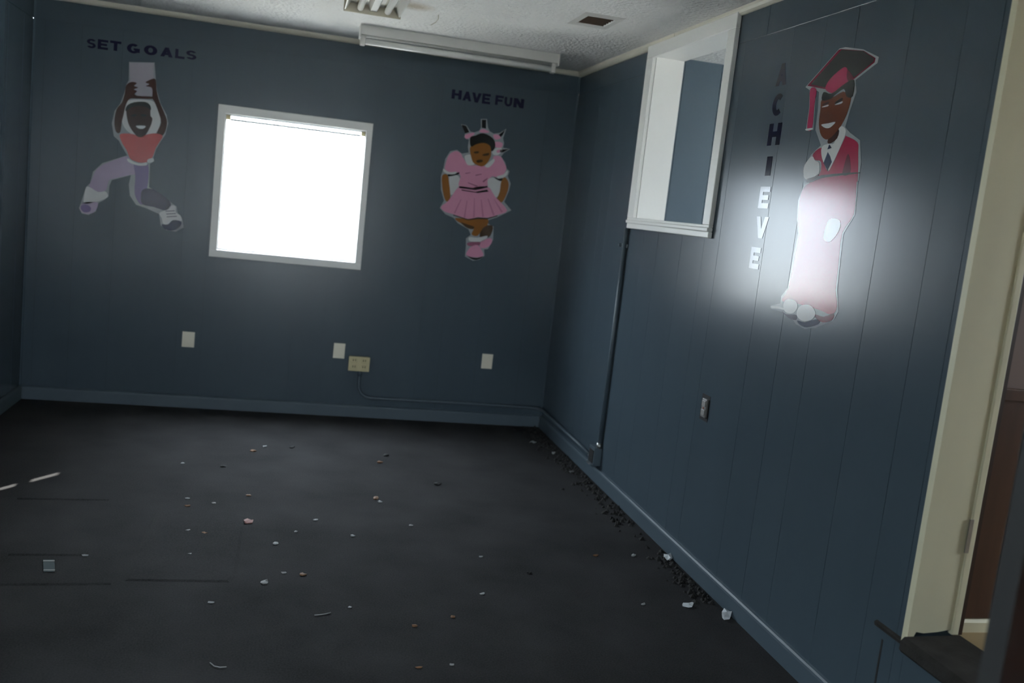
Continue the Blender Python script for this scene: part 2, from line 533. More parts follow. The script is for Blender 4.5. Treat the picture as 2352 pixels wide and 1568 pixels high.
keep_parent(box('meeting_rail', P_adj, -2.53, -2.47, 1.0, 2.1, -0.07, -0.04, m_alum), w7)
keep_parent(box('pane', P_adj, -3.3, -1.7, 1.0, 2.1, -0.06, -0.056, m_glass), w7)
portal('window_7_portal', P_adj, -3.29, -1.71, 1.01, 2.09, -0.11, (-1, 0, 0))

# ------------------------------------------------------------------ doorway with raised sill and hall behind
HY = -4.03      # hall wall facing the camera
wh = struct(box('wall_hall_back', P_world, TH, 2.6, AZ, HC, HY, AY0, m_mauve))
struct(box('floor_hall', P_world, TH + 0.01, 2.7, AZ - 0.10, AZ, -5.6, HY, m_tan))
bm = bmesh.new()
def P_hend(u, z, d): return Vector((2.6 - d, u, z))
for r in subtract([(-5.6, HY, AZ, HC)], (-5.2, -4.6, 1.2, 2.1)):
    add_box(bm, P_hend, *r, -0.1, 0.0)
struct(link('wall_hall_end', bm, m_mauve))
w8 = struct(empty('window_8', P_hend(-4.9, 1.2, 0)))  # unseen window added to brighten the dark hall
for nm, a in (('casing_top', (-5.26, -4.54, 2.1, 2.16)), ('casing_bottom', (-5.26, -4.54, 1.14, 1.2)), ('casing_side', (-5.26, -5.2, 1.2, 2.1)), ('casing_side', (-4.6, -4.54, 1.2, 2.1))):
    keep_parent(box(nm, P_hend, *a, 0.0, 0.02, m_white), w8)
keep_parent(box('pane', P_hend, -5.2, -4.6, 1.2, 2.1, -0.06, -0.056, m_glass), w8)
portal('window_8_portal', P_hend, -5.19, -4.61, 1.21, 2.09, -0.105, (-1, 0, 0))
struct(box('wall_hall_front', P_world, TH, 2.7, AZ, HC, -5.7, -5.6, m_mauve))
struct(prism('baseboard_hall', lambda u, z, d: Vector((u, HY - d, z)), [(0, AZ), (0.014, AZ), (0.014, AZ + 0.030), (0.008, AZ + 0.038), (0, AZ + 0.040)], TH + 0.025, 2.6, m_jamb))
k, u = 0, TH + 0.03
while u < 2.58:
    v = min(2.6, u + [0.10, 0.14, 0.12][k % 3])
    box('panel', P_world, u + 0.001, v - 0.002, AZ + 0.042, 1.10, HY - 0.008, HY, m_wood, wh, 0.0012)
    u = v; k += 1
box('chair_rail', P_world, TH + 0.03, 2.6, 1.10, 1.135, HY - 0.018, HY, m_wood, wh, 0.003)

d1 = struct(empty('door_1', (0.0, -4.5, AZ)))
def dpart(o):
    keep_parent(o, d1)
    return o
# wide yellowed reveal board; its foot is broken off unevenly
bm = bmesh.new()
foot = [(-0.007, 0.366), (0.008, 0.384), (0.020, 0.412), (0.045, 0.408), (0.09, 0.412), (0.135, 0.420)]
top = [(0.135, 2.40), (-0.007, 2.40)]
pr = foot + top
a = [bm.verts.new((x, -4.055 - 0.012, z)) for x, z in pr]
b = [bm.verts.new((x, -4.055 + 0.012, z)) for x, z in pr]
bm.faces.new(a); bm.faces.new(list(reversed(b)))
for i in range(len(pr)):
    bm.faces.new((a[i], b[i], b[(i + 1) % len(pr)], a[(i + 1) % len(pr)]))
dpart(link('jamb_board', bm, m_jamb))
dpart(box('door_stop', P_world, 0.135, 0.158, 0.405, 2.40, -4.073, -4.045, m_jamb, None, 0.003))
dpart(box('stop_edge', P_world, 0.158, 0.172, 0.405, 2.40, -4.070, -4.040, m_wood_red))
dpart(box('hinge_plate', P_world, 0.128, 0.140, 0.655, 0.755, -4.0745, -4.070, m_metal))
dpart(box('head_jamb', P_world, -0.020, 0.172, 2.385, 2.405, -4.95, -4.067, m_jamb))
dpart(box('jamb_board', P_world, -0.020, 0.172, 0.40, 2.385, -4.96, -4.935, m_jamb))
sill_prof = [(0.020, 0.352), (0.030, 0.362), (0.029, 0.388), (0.018, 0.399), (-0.165, 0.404), (-0.165, 0.352)]
dpart(prism('sill', P_right, sill_prof, -4.99, -4.07, m_sillcarpet))
dpart(prism('sill', P_right, [(0.0, 0.362), (0.006, 0.363), (0.009, 0.374), (0.0, 0.380)], -4.07, -3.915, m_sillcarpet))
# the leaf stands open into the room, seen edge-on
bm = bmesh.new()
ha, hb = Vector((-0.02, -4.975, 0)), Vector((-0.712, -5.140, 0))
dr = (hb - ha).normalized(); nn = Vector((-dr.y, dr.x, 0)) * 0.0175
q = [ha - nn, hb - nn, hb + nn, ha + nn]
lo = [bm.verts.new((v.x, v.y, 0.415)) for v in q]; hi = [bm.verts.new((v.x, v.y, 2.395)) for v in q]
bm.faces.new(lo); bm.faces.new(hi)
for i in range(4):
    bm.faces.new((lo[i], lo[(i + 1) % 4], hi[(i + 1) % 4], hi[i]))
bmesh.ops.bevel(bm, geom=list(bm.edges), offset=0.002, segments=1, affect='EDGES')
leaf = dpart(link('door_leaf', bm, m_wood_red))
for zc in (0.62, 1.40, 2.20):
    dpart(tube('hinge', [(-0.012, -4.935, zc - 0.045), (-0.012, -4.935, zc + 0.045)], 0.007, m_metal))
bm = bmesh.new()
q = [hb - nn * 1.02 - dr * 0.001, hb - nn * 1.02 + dr * 0.002, hb + nn * 1.02 + dr * 0.002, hb + nn * 1.02 - dr * 0.001]
lo = [bm.verts.new((v.x, v.y, 0.415)) for v in q]; hi = [bm.verts.new((v.x, v.y, 2.395)) for v in q]
bm.faces.new(lo); bm.faces.new(hi)
for i in range(4):
    bm.faces.new((lo[i], lo[(i + 1) % 4], hi[(i + 1) % 4], hi[i]))
dpart(link('door_edge', bm, plain('grey_edge', (0.020, 0.020, 0.020), rough=0.6)))  # thin grey strip over the free edge of the leaf
# open gap between two boards under the sill
box('gap', P_right, -3.959, -3.951, 0.083, 0.335, -0.0005, 0.0008, m_black, wall_right)

# ------------------------------------------------------------------ ceiling things
def strip_light():
    r = empty('strip_light', (-0.905, -0.53, HC))
    tag(r, 'long white fluorescent strip light on the ceiling along the back wall', 'light')
    prof = [(-0.585, HC), (-0.578, 2.386), (-0.482, 2.386), (-0.475, HC)]
    h = prism('housing', lambda u, z, d: Vector((u, d, z)), prof, -1.498, -0.318, m_fixture); keep_parent(h, r)
    t = tube('lamp_tube', [(-1.47, -0.53, 2.354), (-0.346, -0.53, 2.354)], 0.0175, m_tube, seg=14); keep_parent(t, r)
    for x in (-1.498, -0.346):
        s = box('lamp_socket', P_world, x, x + 0.028, 2.330, 2.388, -0.552, -0.508, m_fixture, None, 0.003); keep_parent(s, r)
    for x in (-1.505, -0.318):
        e = box('end_plate', P_world, x, x + 0.007, 2.368, HC, -0.588, -0.472, m_fixture); keep_parent(e, r)
strip_light()

def open_fixture():
    r = empty('fluorescent_fixture', (-1.487, -1.84, HC))
    tag(r, 'open fluorescent fixture with bare tubes near the top edge of the ceiling', 'light')
    y0, y1 = -2.45, -1.225
    def pr(n, prof, mat):
        keep_parent(prism(n, lambda u, z, d: Vector((d, u, z)), prof, y0, y1, mat), r)
    pr('pan', [(-1.622, HC), (-1.622, 2.430), (-1.352, 2.430), (-1.352, HC)], m_fixture)
    pr('side_reflector', [(-1.622, 2.430), (-1.628, 2.392), (-1.622, 2.392), (-1.600, 2.430)], m_fixture)
    pr('side_reflector', [(-1.352, 2.430), (-1.346, 2.392), (-1.352, 2.392), (-1.374, 2.430)], m_fixture)
    pr('ballast_cover', [(-1.512, 2.430), (-1.498, 2.402), (-1.466, 2.402), (-1.452, 2.430)], m_fixture)
    for x in (-1.550, -1.412):
        keep_parent(tube('lamp_tube', [(x, y0 + 0.02, 2.408), (x, y1 - 0.02, 2.408)], 0.0165, m_tube, seg=14), r)
        pr('painted_tube_shadow', [(x - 0.020, 2.4305), (x - 0.020, 2.4295), (x + 0.020, 2.4295), (x + 0.020, 2.4305)], m_endcap)  # darker end-cap colour on the pan stands in for shade behind the tube
    for y in (y0 - 0.012, y1):
        keep_parent(box('end_plate', P_world, -1.632, -1.342, 2.384, HC, y - 0.0, y + 0.012, m_endcap, None, 0.002), r)
open_fixture()

def ceiling_vent():
    r = empty('air_vent', (-0.432, -1.665, HC))
    tag(r, 'small square air vent with brown louvres in the white ceiling', 'vent')
    o0, o1, q0, q1 = -0.535, -0.330, -1.83, -1.50
    i0, i1, j0, j1 = -0.507, -0.378, -1.79, -1.605
    bm = bmesh.new()
    oz, iz = HC, HC - 0.010
    O = [(o0, q0, oz), (o1, q0, oz), (o1, q1, oz), (o0, q1, oz)]
    N = [(i0 - 0.006, j0 - 0.006, iz), (i1 + 0.006, j0 - 0.006, iz), (i1 + 0.006, j1 + 0.006, iz), (i0 - 0.006, j1 + 0.006, iz)]
    I = [(i0, j0, HC - 0.001), (i1, j0, HC - 0.001), (i1, j1, HC - 0.001), (i0, j1, HC - 0.001)]
    R = [[bm.verts.new(v) for v in L] for L in (O, N, I)]
    for A, B in zip(R, R[1:]):
        for k in range(4):
            bm.faces.new((A[k], A[(k + 1) % 4], B[(k + 1) % 4], B[k]))
    keep_parent(link('frame', bm, m_vent), r)
    keep_parent(box('recess', P_world, i0, i1, HC - 0.0015, HC - 0.0005, j0, j1, m_ventdark), r)
    for k in range(5):
        y = j0 + 0.018 + k * 0.037
        bm = bmesh.new()
        vs = [bm.verts.new(v) for v in ((i0, y - 0.010, HC - 0.002), (i1, y - 0.010, HC - 0.002), (i1, y + 0.008, HC - 0.009), (i0, y + 0.008, HC - 0.009))]
        f = bm.faces.new(vs)
        bmesh.ops.solidify(bm, geom=[f], thickness=0.0012)
        keep_parent(link('louvre', bm, m_ventdark), r)
ceiling_vent()

# short curled crack in the ceiling paint
tube('paint_crack', [(*on_ceiling(1007, 34), HC - 0.001), (*on_ceiling(1007, 42), HC - 0.003), (*on_ceiling(1001, 50), HC - 0.003), (*on_ceiling(990, 57), HC - 0.001)], 0.0022, m_endcap, ceiling, 6)

# ------------------------------------------------------------------ cover plates and outlets
def cover_plate(u0, u1, z0, z1, label):
    o = box('cover_plate', P_back, u0, u1, z0, z1, 0.0, 0.006, m_plate, None, 0.0025)
    tag(o, label, 'wall plate', 'ivory cover plates on the back wall')
    uc = (u0 + u1) / 2
    for z in (z0 + 0.018, z1 - 0.018):
        tube('screw', [P_back(uc, z, 0.004), P_back(uc, z, 0.0072)], 0.0028, m_plate, o, 8)
    return o
cover_plate(-2.427, -2.351, 0.394, 0.494, 'ivory cover plate low on the back wall at the left, under the jumping boy')
cover_plate(-1.474, -1.398, 0.389, 0.491, 'ivory cover plate just above and left of the beige outlet box')
cover_plate(-0.468, -0.392, 0.388, 0.491, 'ivory cover plate low on the back wall near the right corner')

ob = empty('outlet_box', P_back(-1.30, 0.322, 0))
tag(ob, 'aged beige surface-mounted double outlet box where the wall conduit starts', 'outlet')
keep_parent(box('body', P_back, -1.366, -1.236, 0.322, 0.413, 0.0, 0.042, m_beige, None, 0.004), ob)
fp = box('face_plate', P_back, -1.370, -1.232, 0.319, 0.416, 0.042, 0.047, m_beige, None, 0.002); keep_parent(fp, ob)
for uc in (-1.334, -1.268):
    for zc in (0.389, 0.346):
        rcp = box('receptacle', P_back, uc - 0.017, uc + 0.017, zc - 0.014, zc + 0.014, 0.047, 0.0495, m_beige, None, 0.003); keep_parent(rcp, ob)
        for du in (-0.007, 0.007):
            box('slot', P_back, uc + du - 0.0022, uc + du + 0.0022, zc - 0.003, zc + 0.009, 0.0494, 0.0498, m_black, rcp)

def arc(c, r, a0, a1, n, f):
    return [f(c[0] + r * math.cos(a0 + (a1 - a0) * i / n), c[1] + r * math.sin(a0 + (a1 - a0) * i / n)) for i in range(n + 1)]
cd = 0.014
pts = [P_back(-1.289, 0.322, cd), P_back(-1.289, 0.225, cd)]
pts += arc((-1.289 + 0.085, 0.222), 0.085, math.pi, 1.5 * math.pi, 6, lambda u, z: P_back(u, z, cd))
pts += [P_back(-0.6, 0.139, cd), P_back(-0.10, 0.137, cd)]
pts += [Vector((-0.10 + 0.082 * math.sin(a), -cd - 0.082 * (1 - math.cos(a)), 0.137)) for a in [math.pi / 2 * i / 6 for i in range(1, 7)]]
pts += [Vector((-0.016, -0.5, 0.131)), Vector((-0.016, -1.18, 0.127))]
cp = tube('conduit_pipe', pts, 0.0105, m_conduit, None, 10)
tag(cp, 'blue-painted conduit running from the outlet box along the base into the corner', 'pipe')
tube('box_connector', [P_back(-1.289, 0.322, cd), P_back(-1.289, 0.285, cd)], 0.016, m_conduit, cp, 10)

jb = empty('junction_box', P_right(-1.27, 0.105, 0))
tag(jb, 'small dark junction box with metal fittings at the foot of the right wall conduit', 'junction box')
keep_parent(box('body', P_right, -1.325, -1.225, 0.100, 0.205, 0.0, 0.045, m_conduit, None, 0.003), jb)
keep_parent(box('cover', P_right, -1.315, -1.240, 0.112, 0.186, 0.045, 0.048, m_black, None, 0.001), jb)
keep_parent(tube('fitting', [P_right(-1.310, 0.200, 0.016), P_right(-1.310, 0.232, 0.016)], 0.016, m_metal, None, 10), jb)
keep_parent(tube('fitting', [P_right(-1.175, 0.127, 0.016), P_right(-1.228, 0.127, 0.016)], 0.015, m_metal, None, 10), jb)
keep_parent(box('lug', P_right, -1.235, -1.195, 0.084, 0.102, 0.018, 0.040, m_metal, None, 0.002), jb)

vc = tube('conduit_pipe', [P_right(-1.312, 0.228, 0.014), P_right(-1.312, 0.8, 0.014), P_right(-1.314, 1.452, 0.014)], 0.0125, m_conduit, None, 10)
tag(vc, 'blue-painted vertical conduit on the right wall up to the white pass-through frame', 'pipe')
box('strap', P_right, -1.335, -1.225, 1.345, 1.366, 0.0, 0.010, m_conduit, vc, 0.003)
tube('strap_screw', [P_right(-1.238, 1.356, 0.008), P_right(-1.238, 1.356, 0.022)], 0.008, m_conduit, vc, 8)


oo = empty('open_outlet', P_right(-2.555, 0.674, 0))
tag(oo, 'uncovered outlet in a dark cut-out on the right wall below the pass-through', 'outlet')
keep_parent(box('cutout', P_right, -2.592, -2.512, 0.668, 0.782, -0.0004, 0.0012, m_black), oo)
rc = box('receptacle', P_right, -2.585, -2.538, 0.684, 0.766, 0.001, 0.012, plain('grey_receptacle', (0.20, 0.19, 0.18), rough=0.4), None, 0.003); keep_parent(rc, oo)
for zc in (0.706, 0.745):
    box('face', P_right, -2.580, -2.543, zc - 0.013, zc + 0.013, 0.012, 0.0145, plain('grey_face', (0.26, 0.25, 0.235), rough=0.4), rc, 0.003)
box('screw', P_right, -2.566, -2.558, 0.7215, 0.7295, 0.012, 0.0142, plain('copper_screw', (0.32, 0.12, 0.09), rough=0.4, metal=0.6), rc)

# ------------------------------------------------------------------ wall stickers (cut vinyl figures and letters)
def catmull(pts, n=3):
    out = []
    L = len(pts)
    for i in range(L):
        p0, p1, p2, p3 = [Vector(pts[(i + k) % L]) for k in (-1, 0, 1, 2)]
        for j in range(n):
            t = j / n
            out.append(0.5 * ((2 * p1) + (p2 - p0) * t + (2 * p0 - 5 * p1 + 4 * p2 - p3) * t * t + (3 * p1 - p0 - 3 * p2 + p3) * t ** 3))
    return [(v.x, v.y) for v in out]

def sheet(name, uv, P, thick, mat, parent=None):
    bm = bmesh.new()
    a = [bm.verts.new(P(u, z, thick)) for u, z in uv]
    b = [bm.verts.new(P(u, z, 0.0001)) for u, z in uv]
    f = bm.faces.new(a)
    f.normal_update()
    n = len(uv)
    for i in range(n):
        bm.faces.new((a[i], b[i], b[(i + 1) % n], a[(i + 1) % n]))
    bmesh.ops.triangulate(bm, faces=[f], quad_method='BEAUTY', ngon_method='EAR_CLIP')
    return link(name, bm, mat, parent)

SUB = {'hair': 'head face', 'eye': 'head face', 'smile': 'head face', 'mouth': 'face', 'brow': 'face', 'toe_cap': 'shoe', 'lace': 'shoe', 'pleat': 'skirt', 'hem_line': 'skirt',
       'cuff': 'sleeve', 'dress_fold': 'bodice', 'belt_line': 'bodice', 'collar': 'bodice', 'cap_band': 'cap_board', 'cap_shade': 'cap_board', 'tassel_end': 'tassel',
       'tie': 'shirt_front', 'shirt_hem': 'shirt'}
class Figure:
    def __init__(self, P, conv, origin, scale):
        self.P, self.conv, self.o, self.s = P, conv, origin, scale
        self.root = None
        self.made = {}
    def add(self, name, pts, mat, level=1, sharp=False, origin=None, scale=None):
        o, s = origin or self.o, scale or self.s
        px = [(o[0] + x / s, o[1] + y / s) for x, y in pts]
        if not sharp:
            px = catmull(px)
        uv = [self.conv(*p) for p in px]
        th = 0.0008 + 0.00035 * level
        par = self.root
        k = len(self.made.get(name, []))
        for host in SUB.get(name, '').split():
            hosts = self.made.get(host)
            if hosts:
                par = hosts[min(k, len(hosts) - 1)]
        ob = sheet(name, uv, self.P, th, mat, par)
        self.made.setdefault(name, []).append(ob)
        if self.root is None:
            self.root = ob
        return ob

i_white = ink('white', (0.62, 0.62, 0.62))
i_border = ink('clear_border', (0.30, 0.32, 0.34))
i_paper = ink('lilac_grey', (0.40, 0.37, 0.42))
i_skin_dark = ink('dark_brown', (0.045, 0.011, 0.005))
i_skin_face = ink('deep_brown', (0.042, 0.015, 0.011))
i_black = ink('black', (0.010, 0.010, 0.010))
i_red = ink('coral_red', (0.52, 0.10, 0.095))
i_purple = ink('purple', (0.17, 0.125, 0.27))
i_purple_dk = ink('dark_purple', (0.020, 0.014, 0.055))
i_lilac = ink('lilac', (0.40, 0.32, 0.45))
i_navy = ink('navy', (0.010, 0.018, 0.060))
i_pink = ink('pink', (0.66, 0.29, 0.42))
i_pink_dk = ink('dark_pink', (0.30, 0.11, 0.17))
i_pleat = ink('pleat_pink', (0.50, 0.20, 0.30))
i_tan = ink('golden_brown', (0.27, 0.105, 0.022))
i_tan_dk = ink('umber', (0.060, 0.030, 0.012))
i_crimson = ink('crimson', (0.36, 0.012, 0.055))
i_crimson_dk = ink('dark_crimson', (0.14, 0.010, 0.030))
i_magenta = ink('magenta_band', (0.40, 0.025, 0.090))
i_char = ink('cap_black', (0.016, 0.014, 0.014))
i_brown = ink('red_brown', (0.125, 0.030, 0.010))
i_letter = plain('vinyl_letter_navy', (0.009, 0.009, 0.034), rough=0.13, spec=0.30)

# --- jumping boy holding a sheet of paper over his head
B = Figure(P_back, on_back, (130, 60), 3.135)
base = B.add('boy_sticker', [(522, 258), (706, 262), (714, 380), (724, 470), (748, 555), (792, 640), (803, 700), (784, 780), (750, 830), (718, 885), (698, 945), (702, 972), (672, 992), (666, 1160), (742, 1205), (824, 1270), (864, 1298), (874, 1350), (908, 1400), (914, 1450), (862, 1478), (790, 1468), (750, 1432), (738, 1352), (640, 1308), (572, 1286), (528, 1220), (520, 1140), (535, 1072), (398, 1108), (380, 1150), (374, 1226), (342, 1252), (302, 1272), (282, 1334), (230, 1358), (182, 1348), (162, 1310), (186, 1240), (212, 1158), (242, 1130), (262, 1048), (330, 986), (508, 930), (478, 880), (448, 824), (412, 792), (398, 700), (418, 610), (458, 558), (488, 480), (503, 420), (520, 390)], i_border, 0, True)
tag(base, 'cartoon sticker of a leaping boy in red shirt and purple trousers, left of the window', 'sticker')
B.add('white_backing', [(500, 545), (560, 528), (640, 530), (700, 545), (735, 610), (748, 690), (715, 770), (650, 790), (560, 785), (500, 745), (470, 680), (478, 600)], i_white, 1)
B.add('paper', [(527, 264), (700, 267), (696, 502), (578, 502), (560, 450), (530, 405)], i_paper, 1, True)
B.add('arm', [(503, 425), (540, 402), (578, 410), (558, 430), (588, 442), (556, 455), (580, 468), (562, 488), (586, 502), (690, 508), (690, 524), (580, 522), (525, 525), (498, 572), (482, 640), (470, 690), (458, 765), (428, 760), (416, 690), (432, 600), (470, 550), (490, 490)], i_skin_dark, 2)
B.add('arm', [(640, 405), (675, 385), (706, 378), (716, 400), (722, 470), (742, 545), (776, 625), (796, 690), (780, 765), (748, 795), (722, 770), (752, 695), (734, 620), (705, 545), (690, 520), (690, 465), (680, 440), (642, 432), (668, 418)], i_skin_dark, 2)
B.add('head', [(505, 590), (555, 560), (640, 558), (673, 585), (677, 645), (690, 665), (680, 712), (652, 768), (625, 797), (586, 797), (558, 770), (525, 720), (508, 665)], i_skin_face, 3)
B.add('hair', [(498, 612), (508, 572), (560, 548), (640, 546), (675, 572), (678, 605), (655, 585), (600, 575), (540, 582)], i_black, 4)
B.add('smile', [(572, 719), (606, 716), (642, 720), (625, 738), (592, 737)], i_white, 4)
B.add('eye', [(540, 640), (572, 636), (572, 644), (542, 648)], i_black, 4)
B.add('eye', [(612, 636), (646, 640), (644, 648), (612, 644)], i_black, 4)
B.add('shirt', [(455, 782), (500, 772), (560, 780), (600, 800), (650, 780), (715, 772), (764, 790), (742, 832), (716, 875), (692, 940), (662, 974), (610, 984), (560, 970), (528, 950), (503, 892), (472, 840)], i_red, 3)
B.add('trouser_leg', [(512, 936), (440, 955), (340, 995), (285, 1035), (256, 1100), (238, 1160), (300, 1192), (355, 1182), (376, 1112), (420, 1096), (535, 1070), (580, 1060), (575, 990), (530, 965)], i_lilac, 1)  # purple trouser leg lightened to lilac; window reflection put into its colour
B.add('trouser_leg', [(556, 985), (600, 1000), (658, 990), (662, 1100), (652, 1165), (640, 1215), (628, 1280), (595, 1275), (562, 1205), (566, 1080)], i_purple, 2)
B.add('shin', [(618, 1180), (660, 1168), (725, 1192), (822, 1272), (788, 1326), (700, 1302), (618, 1282), (606, 1225)], i_purple_dk, 3)
B.add('shirt_hem', [(513, 952), (560, 978), (606, 988), (648, 980), (650, 1000), (600, 1004), (548, 992), (512, 972)], i_white, 4)
B.add('shirt_hem', [(655, 962), (694, 950), (698, 974), (660, 984)], i_white, 4)
B.add('sock', [(214, 1160), (246, 1163), (300, 1194), (352, 1190), (370, 1226), (332, 1250), (290, 1264), (205, 1278), (196, 1240)], i_white, 2)
B.add('shoe', [(190, 1272), (258, 1264), (298, 1272), (280, 1330), (230, 1352), (184, 1342), (168, 1310)], i_lilac, 2)
B.add('toe_cap', [(178, 1290), (215, 1284), (246, 1305), (240, 1334), (200, 1340), (174, 1316)], i_purple, 3)
B.add('shoe', [(740, 1345), (790, 1322), (828, 1290), (860, 1300), (858, 1338), (890, 1362), (902, 1402), (850, 1402), (812, 1422), (770, 1424), (758, 1384)], i_white, 3)
B.add('toe_cap', [(756, 1426), (800, 1428), (838, 1396), (896, 1406), (890, 1440), (842, 1470), (782, 1462)], i_navy, 4)
for k in range(3):
    y = 1330 + k * 20
    B.add('lace', [(785 + k * 4, y), (850 + k * 8, y - 4), (852 + k * 8, y + 1), (786 + k * 4, y + 5)], i_purple_dk, 4, True)

# --- girl in a pink dress
G = Figure(P_back, on_back, (940, 180), 3.565)
base = G.add('girl_sticker', [(424, 374), (468, 384), (502, 436), (532, 442), (574, 428), (588, 400), (586, 332), (636, 332), (644, 400), (658, 432), (692, 452), (742, 446), (794, 412), (768, 490), (776, 530), (768, 568), (826, 578), (776, 608), (752, 640), (786, 690), (796, 738), (820, 760), (806, 800), (830, 860), (816, 920), (778, 1010), (836, 1080), (720, 1136), (648, 1160), (646, 1190), (690, 1212), (686, 1320), (644, 1396), (612, 1400), (616, 1452), (572, 1484), (520, 1492), (456, 1458), (464, 1370), (464, 1310), (504, 1280), (484, 1234), (396, 1184), (364, 1142), (296, 1112), (250, 1060), (284, 1000), (259, 910), (259, 800), (279, 740), (294, 660), (336, 596), (390, 585), (432, 616), (486, 606), (480, 560), (489, 502), (450, 482), (459, 442)], i_border, 0, True)
tag(base, 'cartoon sticker of a girl in a pink dress with hair bows, right of the window', 'sticker')
G.add('white_backing', [(330, 795), (405, 800), (415, 890), (345, 955), (332, 900)], i_white, 1)
G.add('white_backing', [(645, 820), (760, 830), (745, 930), (705, 975), (640, 920)], i_white, 1)
G.add('white_backing', [(680, 590), (740, 560), (760, 590), (730, 625), (690, 625)], i_white, 1)
for t in ([(428, 378), (466, 388), (492, 440), (458, 452)], [(594, 338), (630, 338), (628, 412), (594, 404)], [(722, 470), (786, 420), (766, 462), (736, 494)], [(732, 584), (818, 578), (770, 604), (738, 606)]):
    G.add('hair_tuft', t, i_black, 1, True)
for t in ([(458, 462), (530, 444), (524, 466), (468, 496)], [(572, 434), (606, 414), (656, 440), (604, 446)], [(688, 462), (730, 462), (748, 490), (704, 500)], [(704, 520), (762, 528), (754, 566), (706, 562)], [(716, 590), (742, 582), (740, 606), (718, 608)]):
    G.add('hair_bow', t, i_pink, 2)
G.add('arm', [(268, 800), (310, 788), (326, 850), (336, 985), (300, 1004), (274, 920)], i_tan, 2)
G.add('arm', [(752, 846), (780, 808), (812, 850), (806, 920), (762, 1012), (712, 1002), (740, 930)], i_tan, 2)
G.add('leg', [(378, 1142), (480, 1150), (560, 1148), (560, 1215), (530, 1225), (470, 1205), (398, 1172)], i_tan, 1)
G.add('calf', [(610, 1212), (682, 1206), (672, 1272), (640, 1304), (575, 1294)], i_tan_dk, 1)
G.add('calf', [(420, 1178), (480, 1196), (530, 1214), (520, 1234), (470, 1222)], i_tan_dk, 2)
G.add('leg', [(535, 1150), (640, 1148), (640, 1200), (605, 1222), (560, 1288), (510, 1276), (532, 1222)], i_tan, 3)
G.add('sock', [(490, 1300), (560, 1304), (640, 1288), (608, 1332), (500, 1334)], i_white, 3)
G.add('shoe', [(588, 1330), (664, 1308), (676, 1340), (640, 1382), (582, 1386)], i_pink, 3)
G.add('shoe_strap', [(478, 1344), (575, 1338), (572, 1366), (488, 1372)], i_pink_dk, 3)
G.add('shoe', [(500, 1382), (560, 1364), (598, 1418), (606, 1452), (560, 1464), (500, 1460), (464, 1440)], i_pink, 4)
G.add('shoe_sole', [(466, 1446), (510, 1464), (560, 1468), (606, 1454), (570, 1480), (520, 1482)], i_black, 4)
G.add('skirt', [(408, 884), (500, 896), (640, 884), (704, 970), (802, 1080), (720, 1118), (640, 1140), (560, 1136), (480, 1150), (360, 1112), (290, 1090), (260, 1050), (322, 1000)], i_pink, 3)
for a in ([(470, 1000), (476, 1000), (458, 1140), (444, 1136)], [(530, 980), (536, 980), (536, 1136), (522, 1138)], [(585, 990), (592, 990), (612, 1132), (596, 1134)], [(640, 985), (648, 985), (700, 1118), (684, 1122)], [(420, 990), (426, 994), (376, 1106), (364, 1100)], [(690, 985), (696, 990), (768, 1092), (752, 1098)]):
    G.add('pleat', a, i_pleat, 4, True)
G.add('hem_line', [(360, 1114), (480, 1152), (560, 1138), (640, 1142), (722, 1120), (722, 1128), (640, 1152), (560, 1150), (480, 1160), (360, 1122)], i_black, 4, True)
G.add('bodice', [(428, 636), (480, 706), (540, 712), (610, 718), (660, 700), (702, 640), (694, 780), (642, 830), (637, 890), (540, 905), (408, 888), (420, 800), (398, 770), (412, 700)], i_pink, 3)
G.add('sleeve', [(328, 622), (388, 594), (434, 634), (418, 700), (402, 770), (330, 772), (292, 742), (300, 690)], i_pink, 4)
G.add('sleeve', [(688, 640), (746, 638), (782, 700), (794, 742), (760, 800), (700, 806), (668, 782), (688, 700)], i_pink, 4)
G.add('cuff', [(280, 740), (330, 768), (388, 764), (372, 784), (320, 784), (284, 766)], i_white, 5)
G.add('cuff', [(718, 802), (770, 786), (802, 754), (802, 786), (770, 812), (730, 818)], i_white, 5)
G.add('cuff_shadow', [(318, 786), (400, 768), (404, 784), (330, 802)], i_black, 4)
G.add('cuff_shadow', [(690, 806), (730, 820), (764, 816), (752, 840), (720, 830)], i_black, 4)
G.add('belt_line', [(408, 884), (540, 903), (640, 880), (642, 892), (540, 914), (410, 897)], i_black, 5, True)
G.add('belt_line', [(426, 908), (540, 928), (636, 910), (650, 926), (560, 938), (430, 918)], i_black, 5, True)
for a in ([(458, 775), (500, 768), (500, 773), (460, 782)], [(540, 790), (590, 780), (592, 786), (545, 798)], [(480, 850), (560, 880), (556, 888), (482, 858)], [(600, 840), (640, 815), (642, 822), (606, 852)]):
    G.add('dress_fold', a, i_pink_dk, 5, True)
G.add('collar', [(455, 634), (506, 624), (516, 660), (536, 702), (482, 710), (462, 680)], i_white, 5)
G.add('collar', [(618, 718), (660, 680), (694, 658), (694, 684), (652, 728)], i_white, 5)
G.add('face', [(500, 562), (545, 536), (610, 526), (660, 550), (670, 600), (666, 640), (640, 690), (600, 720), (560, 712), (524, 690), (508, 650), (498, 600)], i_tan, 6)
G.add('hair', [(498, 484), (540, 468), (605, 448), (682, 488), (704, 540), (694, 582), (672, 596), (660, 552), (612, 528), (552, 538), (504, 558)], i_black, 7)
G.add('eye', [(528, 602), (566, 596), (566, 612), (536, 614)], i_tan_dk, 7)
G.add('eye', [(602, 622), (650, 610), (648, 630), (606, 634)], i_tan_dk, 7)
G.add('mouth', [(548, 672), (590, 664), (602, 680), (562, 692)], i_tan_dk, 7)

